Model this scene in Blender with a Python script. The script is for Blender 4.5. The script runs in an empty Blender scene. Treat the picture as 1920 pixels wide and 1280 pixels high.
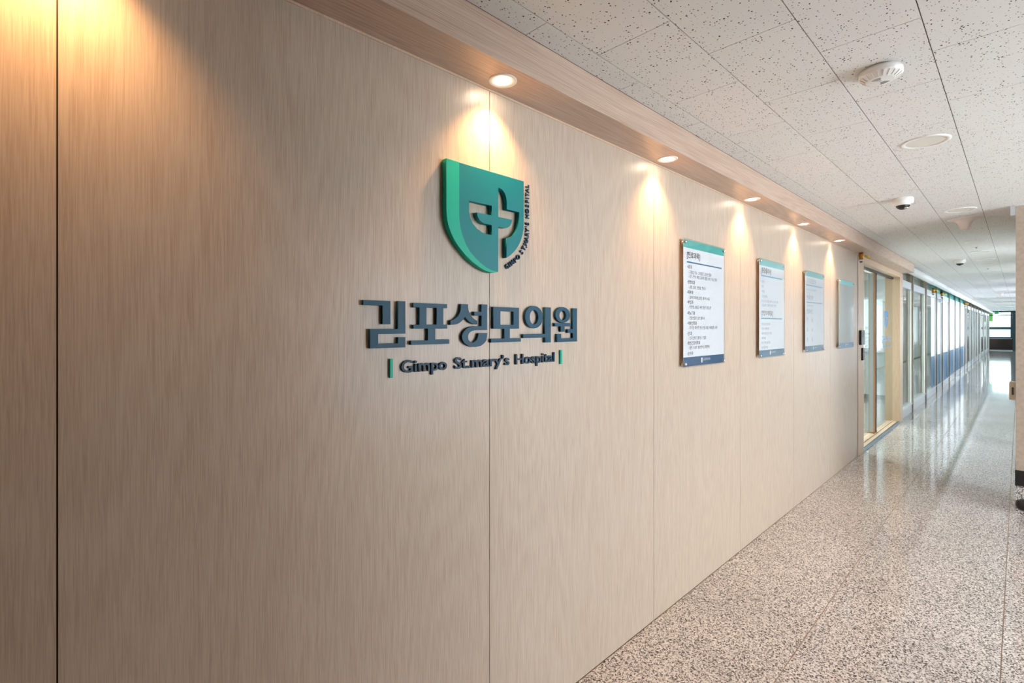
import bpy, bmesh, math, random
from mathutils import Vector, Matrix
random.seed(7)
sc = bpy.context.scene
col = sc.collection
PI = math.pi

# ------------------------------------------------------------------ camera
# metres; the veneer wall is the plane y = 0, the corridor runs towards +x
cam_d = bpy.data.cameras.new('camera')
cam = bpy.data.objects.new('camera', cam_d)
col.objects.link(cam)
YAW = 0.79983
cam.location = (0.0, -1.41725, 1.6352)
fwd = Vector((math.cos(YAW), math.sin(YAW), 0))
cam.rotation_euler = fwd.to_track_quat('-Z', 'Y').to_euler()
cam_d.sensor_width = 36.0
cam_d.lens = 924.4 / 1920 * 36.0
cam_d.shift_y = -(640 - 611.83) / 1920
cam_d.clip_start = 0.02
cam_d.clip_end = 300
sc.camera = cam

# ------------------------------------------------------------------ world, exposure
w = bpy.data.worlds.new('overcast_sky')
sc.world = w
w.use_nodes = True
bg = w.node_tree.nodes['Background']
bg.inputs['Color'].default_value = (0.83, 0.94, 1.0, 1)
bg.inputs['Strength'].default_value = 6.6
sc.view_settings.view_transform = 'Standard'
sc.view_settings.look = 'None'
sc.view_settings.gamma = 1.0
sc.view_settings.use_curve_mapping = False
sc.view_settings.exposure = 1.13
LAMP_W = 18.0           # watts of each warm soffit downlight
ROOM_W = 34.0          # watts of each lit lamp in the clinic rooms

def portal(name, loc, sx, sy, rot):
    d = bpy.data.lights.new(name, 'AREA')
    d.shape = 'RECTANGLE'; d.size = sx; d.size_y = sy
    d.cycles.is_portal = True
    o = bpy.data.objects.new(name, d); col.objects.link(o)
    o.location = loc; o.rotation_euler = rot
    return o

ZS, ZC = 2.545, 2.684          # soffit underside, ceiling
YF = -0.177                    # front of the soffit box
XE = 47.0                      # far end of the corridor
YH = -5.0                      # hall window wall
YR = -2.3                      # corridor right wall
XP, XPB = 6.15, 7.6            # pier face and back
HALL_WIN = [(1.9, 3.9), (4.05, 6.05)]
CORR_WIN = [(8.9, 10.3), (12.1, 13.4), (15.3, 16.6), (18.6, 20.8), (22.4, 25.0), (26.6, 29.0), (30.5, 33.5), (35.0, 38.0), (40.0, 43.0)]
for a, b in HALL_WIN:
    portal('daylight_portal', ((a + b) / 2, YH - 0.05, 1.5), b - a, 2.0, (PI / 2, 0, PI))
for a, b in CORR_WIN:
    portal('daylight_portal', ((a + b) / 2, YR - 0.05, 1.55), b - a, 1.9, (PI / 2, 0, PI))
portal('daylight_portal', (XE + 0.05, -0.48, 1.7), 1.1, 1.7, (PI / 2, 0, PI / 2))

# ------------------------------------------------------------------ materials
def new_mat(name):
    m = bpy.data.materials.new(name)
    m.use_nodes = True
    nt = m.node_tree
    return m, nt, nt.nodes['Principled BSDF']

def srgb(r, g, b):
    f = lambda c: (c / 255 / 12.92) if c / 255 <= 0.04045 else ((c / 255 + 0.055) / 1.055) ** 2.4
    return (f(r), f(g), f(b), 1)

def plain(name, rgb, rough=0.5, metal=0.0, spec=0.5, noise=0.03, emis=0.0):
    m, nt, b = new_mat(name)
    b.inputs['Roughness'].default_value = rough
    b.inputs['Metallic'].default_value = metal
    b.inputs['Specular IOR Level'].default_value = spec
    c = srgb(*rgb)
    n = nt.nodes.new('ShaderNodeTexNoise'); n.inputs['Scale'].default_value = 18
    r = nt.nodes.new('ShaderNodeValToRGB')
    r.color_ramp.elements[0].color = tuple(max(0, v * (1 - noise)) for v in c[:3]) + (1,)
    r.color_ramp.elements[1].color = tuple(v * (1 + noise) for v in c[:3]) + (1,)
    g = nt.nodes.new('ShaderNodeNewGeometry')
    nt.links.new(g.outputs['Position'], n.inputs['Vector'])
    nt.links.new(n.outputs['Fac'], r.inputs['Fac'])
    nt.links.new(r.outputs['Color'], b.inputs['Base Color'])
    if emis:
        b.inputs['Emission Color'].default_value = c
        b.inputs['Emission Strength'].default_value = emis
    return m

def emit(name, rgb, strength):
    m, nt, b = new_mat(name)
    b.inputs['Base Color'].default_value = srgb(*rgb)
    b.inputs['Emission Color'].default_value = srgb(*rgb)
    b.inputs['Emission Strength'].default_value = strength
    return m

def clear(name, tint=(238, 246, 244), rough=0.0, ior=1.5, haze=0.0):
    """thin clear pane: fresnel mix of a clear tint and a mirror reflection"""
    m = bpy.data.materials.new(name); m.use_nodes = True
    nt = m.node_tree; nt.nodes.clear()
    out = nt.nodes.new('ShaderNodeOutputMaterial')
    mix = nt.nodes.new('ShaderNodeMixShader')
    tr = nt.nodes.new('ShaderNodeBsdfTransparent'); tr.inputs['Color'].default_value = srgb(*tint)
    gl = nt.nodes.new('ShaderNodeBsdfGlossy'); gl.inputs['Roughness'].default_value = rough
    # Schlick reflectance from both sides of the sheet
    g = nt.nodes.new('ShaderNodeNewGeometry')
    dt = nt.nodes.new('ShaderNodeVectorMath'); dt.operation = 'DOT_PRODUCT'
    nt.links.new(g.outputs['Incoming'], dt.inputs[0]); nt.links.new(g.outputs['Normal'], dt.inputs[1])
    def mth(op, i0, i1):
        n = nt.nodes.new('ShaderNodeMath'); n.operation = op
        for k, v in enumerate((i0, i1)):
            if v is None: continue
            if isinstance(v, (int, float)): n.inputs[k].default_value = v
            else: nt.links.new(v, n.inputs[k])
        return n.outputs[0]
    f0 = ((ior - 1) / (ior + 1)) ** 2
    ab = mth('ABSOLUTE', dt.outputs['Value'], None)
    pw = mth('POWER', mth('SUBTRACT', 1.0, ab), 5.0)
    fr = mth('ADD', mth('MULTIPLY', pw, 1 - f0), f0)
    nt.links.new(fr, mix.inputs[0])
    nt.links.new(tr.outputs[0], mix.inputs[1]); nt.links.new(gl.outputs[0], mix.inputs[2])
    last = mix
    if haze:
        df = nt.nodes.new('ShaderNodeBsdfDiffuse'); df.inputs['Color'].default_value = srgb(225, 230, 230)
        m2 = nt.nodes.new('ShaderNodeMixShader'); m2.inputs[0].default_value = haze
        nt.links.new(mix.outputs[0], m2.inputs[1]); nt.links.new(df.outputs[0], m2.inputs[2])
        last = m2
    nt.links.new(last.outputs[0], out.inputs['Surface'])
    return m

def veneer(name, light, dark, grain='Z', rough=0.36, bump=0.2):
    """oak-look film: fine long pores plus drifting cathedral figure"""
    m, nt, b = new_mat(name)
    N, L = nt.nodes, nt.links
    g = N.new('ShaderNodeNewGeometry')
    mp = N.new('ShaderNodeMapping')
    s_f = {'Z': (330, 330, 9), 'X': (4, 520, 520)}[grain]
    s_b = {'Z': (2.2, 2.2, 0.30), 'X': (0.30, 3.5, 3.5)}[grain]
    mp.inputs['Scale'].default_value = s_f
    L.new(g.outputs['Position'], mp.inputs['Vector'])
    # slow warp so the pores wander
    wn = N.new('ShaderNodeTexNoise'); wn.inputs['Scale'].default_value = 1.0; wn.inputs['Detail'].default_value = 2
    mb = N.new('ShaderNodeMapping'); mb.inputs['Scale'].default_value = s_b
    L.new(g.outputs['Position'], mb.inputs['Vector']); L.new(mb.outputs[0], wn.inputs['Vector'])
    wv = N.new('ShaderNodeVectorMath'); wv.operation = 'SCALE'; wv.inputs['Scale'].default_value = 9.0
    L.new(wn.outputs['Color'], wv.inputs[0])
    ad = N.new('ShaderNodeVectorMath'); ad.operation = 'ADD'
    L.new(mp.outputs[0], ad.inputs[0]); L.new(wv.outputs[0], ad.inputs[1])
    n1 = N.new('ShaderNodeTexNoise'); n1.inputs['Scale'].default_value = 1.0; n1.inputs['Detail'].default_value = 3
    n1.inputs['Roughness'].default_value = 0.6
    L.new(ad.outputs[0], n1.inputs['Vector'])
    # cathedral bands
    n2 = N.new('ShaderNodeTexNoise'); n2.inputs['Scale'].default_value = 1.0; n2.inputs['Detail'].default_value = 1
    L.new(mb.outputs[0], n2.inputs['Vector'])
    mu = N.new('ShaderNodeMath'); mu.operation = 'MULTIPLY'; mu.inputs[1].default_value = 170
    L.new(n2.outputs['Fac'], mu.inputs[0])
    si = N.new('ShaderNodeMath'); si.operation = 'SINE'; L.new(mu.outputs[0], si.inputs[0])
    hs = N.new('ShaderNodeMath'); hs.operation = 'MULTIPLY_ADD'; hs.inputs[1].default_value = 0.035; hs.inputs[2].default_value = 0.0
    L.new(si.outputs[0], hs.inputs[0])
    sm = N.new('ShaderNodeMath'); sm.operation = 'ADD'
    L.new(n1.outputs['Fac'], sm.inputs[0]); L.new(hs.outputs[0], sm.inputs[1])
    cr = N.new('ShaderNodeValToRGB')
    cr.color_ramp.elements[0].position = 0.30; cr.color_ramp.elements[0].color = srgb(*dark)
    cr.color_ramp.elements[1].position = 0.62; cr.color_ramp.elements[1].color = srgb(*light)
    L.new(sm.outputs[0], cr.inputs['Fac']); L.new(cr.outputs['Color'], b.inputs['Base Color'])
    bp = N.new('ShaderNodeBump'); bp.inputs['Strength'].default_value = bump; bp.inputs['Distance'].default_value = 0.0012
    L.new(sm.outputs[0], bp.inputs['Height']); L.new(bp.outputs[0], b.inputs['Normal'])
    b.inputs['Roughness'].default_value = rough
    b.inputs['Specular IOR Level'].default_value = 0.45
    return m

def granite(name):
    m, nt, b = new_mat(name)
    N, L = nt.nodes, nt.links
    g = N.new('ShaderNodeNewGeometry')
    v = N.new('ShaderNodeTexVoronoi'); v.inputs['Scale'].default_value = 170
    L.new(g.outputs['Position'], v.inputs['Vector'])
    sx = N.new('ShaderNodeSeparateColor'); L.new(v.outputs['Color'], sx.inputs[0])
    n = N.new('ShaderNodeTexNoise'); n.inputs['Scale'].default_value = 85; n.inputs['Detail'].default_value = 3
    L.new(g.outputs['Position'], n.inputs['Vector'])
    mx = N.new('ShaderNodeMath'); mx.operation = 'MULTIPLY_ADD'; mx.inputs[1].default_value = 0.55
    L.new(n.outputs['Fac'], mx.inputs[0])
    ml = N.new('ShaderNodeMath'); ml.operation = 'MULTIPLY'; ml.inputs[1].default_value = 0.5
    L.new(sx.outputs[0], ml.inputs[0]); L.new(ml.outputs[0], mx.inputs[2])
    cr = N.new('ShaderNodeValToRGB')
    e = cr.color_ramp.elements
    e[0].position = 0.28; e[0].color = srgb(62, 59, 60)
    e[1].position = 0.80; e[1].color = srgb(236, 232, 228)
    x = e.new(0.41); x.color = srgb(138, 132, 130)
    x = e.new(0.52); x.color = srgb(198, 193, 190)
    L.new(mx.outputs[0], cr.inputs['Fac'])
    # cloudy shift between slabs areas
    n2 = N.new('ShaderNodeTexNoise'); n2.inputs['Scale'].default_value = 1.6; n2.inputs['Detail'].default_value = 4
    L.new(g.outputs['Position'], n2.inputs['Vector'])
    c2 = N.new('ShaderNodeValToRGB')
    c2.color_ramp.elements[0].position = 0.3; c2.color_ramp.elements[0].color = (0.86, 0.86, 0.87, 1)
    c2.color_ramp.elements[1].position = 0.7; c2.color_ramp.elements[1].color = (1, 1, 1, 1)
    L.new(n2.outputs['Fac'], c2.inputs['Fac'])
    mm = N.new('ShaderNodeMix'); mm.data_type = 'RGBA'; mm.blend_type = 'MULTIPLY'; mm.inputs['Factor'].default_value = 1
    L.new(cr.outputs['Color'], mm.inputs['A']); L.new(c2.outputs['Color'], mm.inputs['B'])
    L.new(mm.outputs['Result'], b.inputs['Base Color'])
    b.inputs['Roughness'].default_value = 0.07
    b.inputs['Specular IOR Level'].default_value = 0.5
    n3 = N.new('ShaderNodeTexNoise'); n3.inputs['Scale'].default_value = 5; n3.inputs['Detail'].default_value = 2
    L.new(g.outputs['Position'], n3.inputs['Vector'])
    bp = N.new('ShaderNodeBump'); bp.inputs['Strength'].default_value = 0.05; bp.inputs['Distance'].default_value = 0.01
    L.new(n3.outputs['Fac'], bp.inputs['Height']); L.new(bp.outputs[0], b.inputs['Normal'])
    return m

def acoustic(name):
    """mineral-fibre tile with clustered pin holes"""
    m, nt, b = new_mat(name)
    N, L = nt.nodes, nt.links
    g = N.new('ShaderNodeNewGeometry')
    mp = N.new('ShaderNodeMapping'); mp.inputs['Scale'].default_value = (66, 84, 1)
    L.new(g.outputs['Position'], mp.inputs['Vector'])
    wn = N.new('ShaderNodeTexNoise'); wn.inputs['Scale'].default_value = 60
    L.new(g.outputs['Position'], wn.inputs['Vector'])
    ws = N.new('ShaderNodeVectorMath'); ws.operation = 'SCALE'; ws.inputs['Scale'].default_value = 0.8
    L.new(wn.outputs['Color'], ws.inputs[0])
    ad = N.new('ShaderNodeVectorMath'); ad.operation = 'ADD'
    L.new(mp.outputs[0], ad.inputs[0]); L.new(ws.outputs[0], ad.inputs[1])
    v = N.new('ShaderNodeTexVoronoi'); v.voronoi_dimensions = '2D'; v.inputs['Scale'].default_value = 1
    L.new(ad.outputs[0], v.inputs['Vector'])
    se = N.new('ShaderNodeSeparateColor'); L.new(v.outputs['Color'], se.inputs[0])
    cn = N.new('ShaderNodeTexNoise'); cn.inputs['Scale'].default_value = 26; cn.inputs['Detail'].default_value = 2
    L.new(g.outputs['Position'], cn.inputs['Vector'])
    # dot radius grows with the cell's random value and the cluster noise
    r1 = N.new('ShaderNodeMath'); r1.operation = 'MULTIPLY_ADD'; r1.inputs[1].default_value = 0.34; r1.inputs[2].default_value = -0.39
    L.new(se.outputs[0], r1.inputs[0])
    r2 = N.new('ShaderNodeMath'); r2.operation = 'MULTIPLY_ADD'; r2.inputs[1].default_value = 0.5
    L.new(cn.outputs['Fac'], r2.inputs[0]); L.new(r1.outputs[0], r2.inputs[2])
    lt = N.new('ShaderNodeMath'); lt.operation = 'LESS_THAN'
    L.new(v.outputs['Distance'], lt.inputs[0]); L.new(r2.outputs[0], lt.inputs[1])
    mx = N.new('ShaderNodeMix'); mx.data_type = 'RGBA'
    mx.inputs['A'].default_value = srgb(226, 225, 222); mx.inputs['B'].default_value = srgb(58, 48, 40)
    L.new(lt.outputs[0], mx.inputs['Factor']); L.new(mx.outputs['Result'], b.inputs['Base Color'])
    b.inputs['Roughness'].default_value = 0.75
    b.inputs['Specular IOR Level'].default_value = 0.25
    return m

def wallpaper(name, rgb):
    m, nt, b = new_mat(name)
    N, L = nt.nodes, nt.links
    g = N.new('ShaderNodeNewGeometry')
    n = N.new('ShaderNodeTexNoise'); n.inputs['Scale'].default_value = 35; n.inputs['Detail'].default_value = 4
    L.new(g.outputs['Position'], n.inputs['Vector'])
    cr = N.new('ShaderNodeValToRGB'); c = srgb(*rgb)
    cr.color_ramp.elements[0].position = 0.35; cr.color_ramp.elements[0].color = tuple(v * 0.86 for v in c[:3]) + (1,)
    cr.color_ramp.elements[1].position = 0.65; cr.color_ramp.elements[1].color = c
    L.new(n.outputs['Fac'], cr.inputs['Fac']); L.new(cr.outputs['Color'], b.inputs['Base Color'])
    bp = N.new('ShaderNodeBump'); bp.inputs['Strength'].default_value = 0.4; bp.inputs['Distance'].default_value = 0.004
    L.new(n.outputs['Fac'], bp.inputs['Height']); L.new(bp.outputs[0], b.inputs['Normal'])
    b.inputs['Roughness'].default_value = 0.7
    return m

def steel(name, rgb, rough=0.22):
    m, nt, b = new_mat(name)
    N, L = nt.nodes, nt.links
    g = N.new('ShaderNodeNewGeometry')
    mp = N.new('ShaderNodeMapping'); mp.inputs['Scale'].default_value = (160, 160, 2)
    L.new(g.outputs['Position'], mp.inputs['Vector'])
    n = N.new('ShaderNodeTexNoise'); n.inputs['Scale'].default_value = 1; L.new(mp.outputs[0], n.inputs['Vector'])
    mr = N.new('ShaderNodeMapRange'); mr.inputs['To Min'].default_value = rough * 0.7; mr.inputs['To Max'].default_value = rough * 1.4
    L.new(n.outputs['Fac'], mr.inputs['Value']); L.new(mr.outputs[0], b.inputs['Roughness'])
    b.inputs['Base Color'].default_value = srgb(*rgb); b.inputs['Metallic'].default_value = 1
    return m

M = {}
M['veneer'] = veneer('oak_veneer_vertical', (204, 187, 169), (184, 163, 144), 'Z')
M['veneer_h'] = veneer('oak_veneer_horizontal', (206, 182, 164), (168, 140, 120), 'X', bump=0.3)
M['oak_trim'] = veneer('oak_trim', (222, 198, 172), (204, 178, 152), 'Z', bump=0.1)
M['gap'] = plain('dark_joint', (46, 38, 32), 0.9)
M['granite'] = granite('polished_granite')
M['grout'] = plain('brown_grout', (132, 112, 92), 0.8)
M['tile'] = acoustic('pinhole_tile')
M['tbar'] = plain('ceiling_joint', (104, 90, 74), 0.8)
M['plaster'] = plain('white_plaster', (222, 222, 218), 0.7)
M['roomwall'] = plain('pale_green_wall', (206, 216, 214), 0.6)
M['stone'] = wallpaper('beige_textured_wallcover', (176, 158, 142))
M['black'] = plain('black_plastic', (18, 18, 20), 0.35)
M['whitepl'] = plain('white_plastic', (236, 234, 230), 0.35)
M['cream'] = plain('cream_plastic', (224, 214, 196), 0.4)
M['pinkpl'] = plain('pale_pink_plastic', (226, 214, 208), 0.35)
M['diffuser'] = plain('cream_diffuser', (220, 218, 206), 0.45)
M['led'] = emit('warm_lamp_lens', (255, 236, 208), 22.0)
M['roomled'] = emit('white_lamp_lens', (255, 250, 240), 7.0)
M['green'] = plain('bright_green_acrylic', (6, 176, 150), 0.42, spec=0.3)
M['teal'] = plain('teal_acrylic', (2, 122, 132), 0.42, spec=0.3)
M['navy'] = plain('dark_teal_acrylic', (10, 72, 98), 0.45, spec=0.3)
M['navy2'] = plain('dark_navy_acrylic', (8, 54, 80), 0.45, spec=0.3)
M['paper'] = plain('white_print', (240, 241, 246), 0.5, noise=0.01)
M['p_teal'] = plain('teal_print', (70, 182, 176), 0.5)
M['p_navy'] = plain('blue_print', (36, 92, 132), 0.5)
M['p_navy_w'] = plain('veiled_blue_print', (98, 132, 162), 0.5)  # paled prints: the boards' reflection veil is mixed into the colour
M['p_teal_w'] = plain('veiled_teal_print', (122, 196, 198), 0.5)
M['p_rule'] = plain('rule_print', (24, 116, 160), 0.5)
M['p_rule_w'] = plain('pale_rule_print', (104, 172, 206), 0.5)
M['ink'] = plain('dark_ink', (40, 46, 58), 0.6)
M['ink_w'] = plain('veiled_ink', (128, 140, 154), 0.6)  # ink lightened to carry the washed-out reflections
M['white_ink'] = plain('white_ink', (240, 244, 248), 0.6)
M['blue_ink'] = plain('blue_vinyl', (40, 120, 176), 0.5)
M['grey_ink'] = plain('grey_vinyl', (92, 112, 134), 0.5)
M['acrylic'] = clear('clear_acrylic', (251, 252, 252), 0.03, 1.45)
M['frost'] = clear('hazy_acrylic', (240, 244, 243), 0.05, 1.5, haze=0.42)
M['glass'] = clear('clear_glass', (236, 244, 243), 0.0, 1.5)
M['skyglass'] = clear('window_glass', (252, 251, 252), 0.0, 1.45)
M['chrome'] = steel('chrome', (225, 222, 218), 0.12)
M['steel'] = steel('brushed_steel', (182, 170, 158), 0.28)
M['alu'] = plain('satin_aluminium', (206, 210, 214), 0.35, metal=0.6)
M['plinth'] = plain('grey_stone_plinth', (178, 184, 188), 0.3)
M['tube'] = plain('white_tube', (236, 238, 240), 0.35)
M['copper'] = plain('copper_film', (206, 156, 122), 0.35, metal=0.5)
M['brass'] = steel('brass', (182, 134, 62), 0.3)
M['yellow'] = plain('yellow_plastic', (226, 190, 40), 0.4)
M['film_w'] = plain('white_window_film', (232, 238, 244), 0.5, noise=0.01)
M['film_b'] = plain('blue_window_film', (16, 92, 132), 0.35)
M['film_t'] = plain('teal_window_film', (36, 160, 152), 0.35)
M['darkframe'] = plain('dark_grey_frame', (62, 74, 80), 0.5)
M['brownpanel'] = plain('dark_brown_panel', (52, 36, 28), 0.6)
M['slate'] = plain('blue_grey_paint', (54, 84, 94), 0.6)
M['tape'] = plain('green_film', (120, 214, 84), 0.5)
M['exit'] = emit('exit_green', (20, 130, 66), 0.35)
M['sillwhite'] = plain('white_lacquer', (236, 240, 240), 0.4)
M['daypane'] = emit('glowing_blind', (236, 246, 250), 0.7)  # self-glow stands in for daylight behind the blind
M['threshold'] = steel('threshold_steel', (150, 166, 184), 0.35)
M['outbuild'] = plain('pale_concrete', (206, 212, 222), 0.8)
M['doorwood'] = veneer('door_frame_oak', (208, 182, 156), (192, 162, 134), 'Z', bump=0.08)
M['poster'] = plain('poster_blue', (58, 104, 158), 0.5, noise=0.35)

# ------------------------------------------------------------------ mesh helpers
class MB:
    """collects shapes into one mesh"""
    def __init__(self): self.v = []; self.f = []; self.smooth = set()
    def box(self, x0, x1, y0, y1, z0, z1):
        n = len(self.v)
        self.v += [(x0, y0, z0), (x1, y0, z0), (x1, y1, z0), (x0, y1, z0), (x0, y0, z1), (x1, y0, z1), (x1, y1, z1), (x0, y1, z1)]
        self.f += [tuple(n + i for i in q) for q in ((0, 3, 2, 1), (4, 5, 6, 7), (0, 1, 5, 4), (1, 2, 6, 5), (2, 3, 7, 6), (3, 0, 4, 7))]
        return self
    def lathe(self, prof, c=(0, 0, 0), axis='Z', seg=40, cap=True):
        """prof: [(radius, height)]; revolved about the axis through c"""
        n0 = len(self.v); k = len(prof)
        for i in range(seg):
            a = 2 * PI * i / seg
            for r, h in prof:
                p = (r * math.cos(a), r * math.sin(a), h)
                if axis == 'X': p = (h, p[0], p[1])
                elif axis == 'Y': p = (p[0], h, p[1])
                self.v.append((c[0] + p[0], c[1] + p[1], c[2] + p[2]))
        for i in range(seg):
            j = (i + 1) % seg
            for q in range(k - 1):
                self.smooth.add(len(self.f))
                self.f.append((n0 + i * k + q, n0 + j * k + q, n0 + j * k + q + 1, n0 + i * k + q + 1))
        if cap:
            if prof[0][0] > 1e-6: self.f.append(tuple(n0 + i * k for i in reversed(range(seg))))
            if prof[-1][0] > 1e-6: self.f.append(tuple(n0 + i * k + k - 1 for i in range(seg)))
        return self
    def cyl(self, r, a, b, seg=20):
        a, b = Vector(a), Vector(b); d = (b - a).normalized()
        u = d.orthogonal().normalized(); w_ = d.cross(u); n0 = len(self.v)
        for i in range(seg):
            t = 2 * PI * i / seg
            o = u * (r * math.cos(t)) + w_ * (r * math.sin(t))
            self.v += [tuple(a + o), tuple(b + o)]
        for i in range(seg):
            j = (i + 1) % seg
            self.smooth.add(len(self.f))
            self.f.append((n0 + 2 * i, n0 + 2 * j, n0 + 2 * j + 1, n0 + 2 * i + 1))
        self.f.append(tuple(n0 + 2 * i for i in reversed(range(seg))))
        self.f.append(tuple(n0 + 2 * i + 1 for i in range(seg)))
        return self
    def mesh(self, name, mat):
        me = bpy.data.meshes.new(name)
        me.from_pydata(self.v, [], self.f)
        for i in self.smooth: me.polygons[i].use_smooth = True
        me.materials.append(M[mat] if isinstance(mat, str) else mat)
        bm = bmesh.new(); bm.from_mesh(me); bmesh.ops.recalc_face_normals(bm, faces=bm.faces); bm.to_mesh(me); bm.free()
        me.update()
        return me
    def build(self, name, mat, parent=None, bevel=0.0, loc=None):
        o = bpy.data.objects.new(name, self.mesh(name, mat)); col.objects.link(o)
        if parent: o.parent = parent
        if loc: o.location = loc
        if bevel:
            b = o.modifiers.new('bevel', 'BEVEL'); b.width = bevel; b.segments = 2; b.limit_method = 'ANGLE'
        return o

def link(name, me, parent=None, loc=(0, 0, 0)):
    o = bpy.data.objects.new(name, me); col.objects.link(o)
    o.location = loc
    if parent: o.parent = parent
    return o

def tag(o, label=None, cat=None, group=None, kind=None):
    if label: o['label'] = label
    if cat: o['category'] = cat
    if group: o['group'] = group
    if kind: o['kind'] = kind
    return o

def thing(name, label, cat, loc=(0, 0, 0), group=None):
    o = bpy.data.objects.new(name, None); col.objects.link(o)
    o.location = loc; o.empty_display_size = 0.05
    return tag(o, label, cat, group)

def struct(name, label=None, loc=(0, 0, 0)):
    o = bpy.data.objects.new(name, None); col.objects.link(o); o.location = loc; o.empty_display_size = 0.05
    tag(o, label, None, None, 'structure')
    return o

def copy_tree(o, loc, label=None, parent=None):
    c = o.copy(); col.objects.link(c)
    if parent: c.parent = parent
    else: c.location = loc
    if label: c['label'] = label
    for ch in o.children: copy_tree(ch, None, None, c)
    return c

def flat_shape(name, loops, depth, mat, parent=None, back=0.0, bevel=0.0):
    """outline(s) in wall coordinates (x, z), extruded from y=-back to y=-(back+depth)"""
    cu = bpy.data.curves.new(name, 'CURVE'); cu.dimensions = '2D'; cu.fill_mode = 'BOTH'
    cu.extrude = depth / 2 - bevel
    if bevel: cu.bevel_depth = bevel; cu.bevel_resolution = 1; cu.offset = -bevel
    for lp in loops:
        sp = cu.splines.new('POLY'); sp.points.add(len(lp) - 1); sp.use_cyclic_u = True
        for p, q in zip(sp.points, lp): p.co = (q[0], q[1], 0, 1)
    return bake_curve(cu, name, mat, parent, back + depth / 2)

def bake_curve(cu, name, mat, parent, y, mesh_fn=None):
    t = bpy.data.objects.new('tmp', cu)
    me = bpy.data.meshes.new_from_object(t)
    bpy.data.objects.remove(t); bpy.data.curves.remove(cu)
    if mesh_fn: mesh_fn(me)
    me.name = name
    me.transform(Matrix.Translation((0, -y, 0)) @ Matrix.Rotation(PI / 2, 4, 'X'))
    me.materials.clear(); me.materials.append(M[mat])
    o = bpy.data.objects.new(name, me); col.objects.link(o)
    if parent: o.parent = parent
    return o

TEXT_JOBS = []
def text(name, body, x, z, size, mat, parent, y=0.0, depth=0.0, bold=0.0, width=None, xs=1.0, height=None):
    """lettering on a plane parallel to the wall; (x, z) is the left end of the base line"""
    def fit(me):
        xv = [v.co.x for v in me.vertices]
        s = width / (max(xv) - min(xv)) if width else xs
        x0 = min(xv) if width else 0
        sz = 1
        if height:
            zv = [v.co.y for v in me.vertices]; sz = height / (max(zv) - min(zv))
        me.transform(Matrix.Translation((x, z, 0)) @ Matrix.Diagonal((s, sz, 1, 1)) @ Matrix.Translation((-x0, 0, 0)))
    if depth:
        cu = bpy.data.curves.new(name, 'FONT'); cu.body = body; cu.size = size; cu.resolution_u = 3
        cu.extrude = depth / 2; cu.offset = bold * size
        return bake_curve(cu, name, mat, parent, y + depth / 2, fit)
    me = bpy.data.meshes.new(name); me.materials.append(M[mat])
    TEXT_JOBS.append((bold, body, size, me, fit, y))
    return link(name, me, parent)

def flush_text():
    """all flat print is set in one go per weight: one text block, then cut line by line"""
    for bold in sorted(set(j[0] for j in TEXT_JOBS)):
        jobs = [j for j in TEXT_JOBS if j[0] == bold]
        cu = bpy.data.curves.new('print', 'FONT'); cu.body = '\n'.join(j[1] for j in jobs)
        cu.size = 1; cu.space_line = 2.0; cu.resolution_u = 1; cu.offset = bold
        t = bpy.data.objects.new('tmp', cu)
        src = bpy.data.meshes.new_from_object(t)
        bpy.data.objects.remove(t); bpy.data.curves.remove(cu)
        co = [v.co.copy() for v in src.vertices]
        polys = {}
        for p in src.polygons:
            vs = list(p.vertices)
            k = int(round(-(sum(co[i].y for i in vs) / len(vs) - 0.3) / 2.0))
            polys.setdefault(k, []).append(vs)
        for k, (b_, body, size, me, fit, y) in enumerate(jobs):
            ids = sorted({i for vs in polys.get(k, []) for i in vs}); mp = {i: n for n, i in enumerate(ids)}
            me.from_pydata([(co[i].x * size, (co[i].y + 2.0 * k) * size, 0) for i in ids], [], [[mp[i] for i in vs] for vs in polys.get(k, [])])
            fit(me)
            me.transform(Matrix.Translation((0, -y, 0)) @ Matrix.Rotation(PI / 2, 4, 'X'))
            me.update()
        bpy.data.meshes.remove(src)

def split_letters(o, name, parent, mat):
    """one mesh per letter: islands that overlap along x belong together"""
    me = o.data
    bm = bmesh.new(); bm.from_mesh(me); seen = set(); isl = []
    bmesh.ops.remove_doubles(bm, verts=bm.verts, dist=1e-6)
    for v in bm.verts:
        if v.index in seen: continue
        st = [v]; seen.add(v.index); cur = []
        while st:
            a = st.pop(); cur.append(a)
            for e in a.link_edges:
                b = e.other_vert(a)
                if b.index not in seen: seen.add(b.index); st.append(b)
        isl.append(cur)
    rng = sorted([[min(v.co.x for v in c), max(v.co.x for v in c), set(v.index for v in c)] for c in isl], key=lambda r: r[0])
    grp = []
    for r in rng:
        if grp and r[0] < grp[-1][1] - 0.35 * min(r[1] - r[0], grp[-1][1] - grp[-1][0]):
            grp[-1][1] = max(grp[-1][1], r[1]); grp[-1][2] |= r[2]
        else: grp.append(r)
    out = []
    bm.verts.ensure_lookup_table()
    for a, b, ids in grp:
        m2 = bpy.data.meshes.new(name); mp = {i: k for k, i in enumerate(sorted(ids))}
        m2.from_pydata([tuple(bm.verts[i].co) for i in sorted(ids)], [], [tuple(mp[v.index] for v in f.verts) for f in bm.faces if f.verts[0].index in ids])
        m2.materials.append(M[mat]); out.append(link(name, m2, parent))
    bm.free(); bpy.data.objects.remove(o)
    return out

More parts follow.
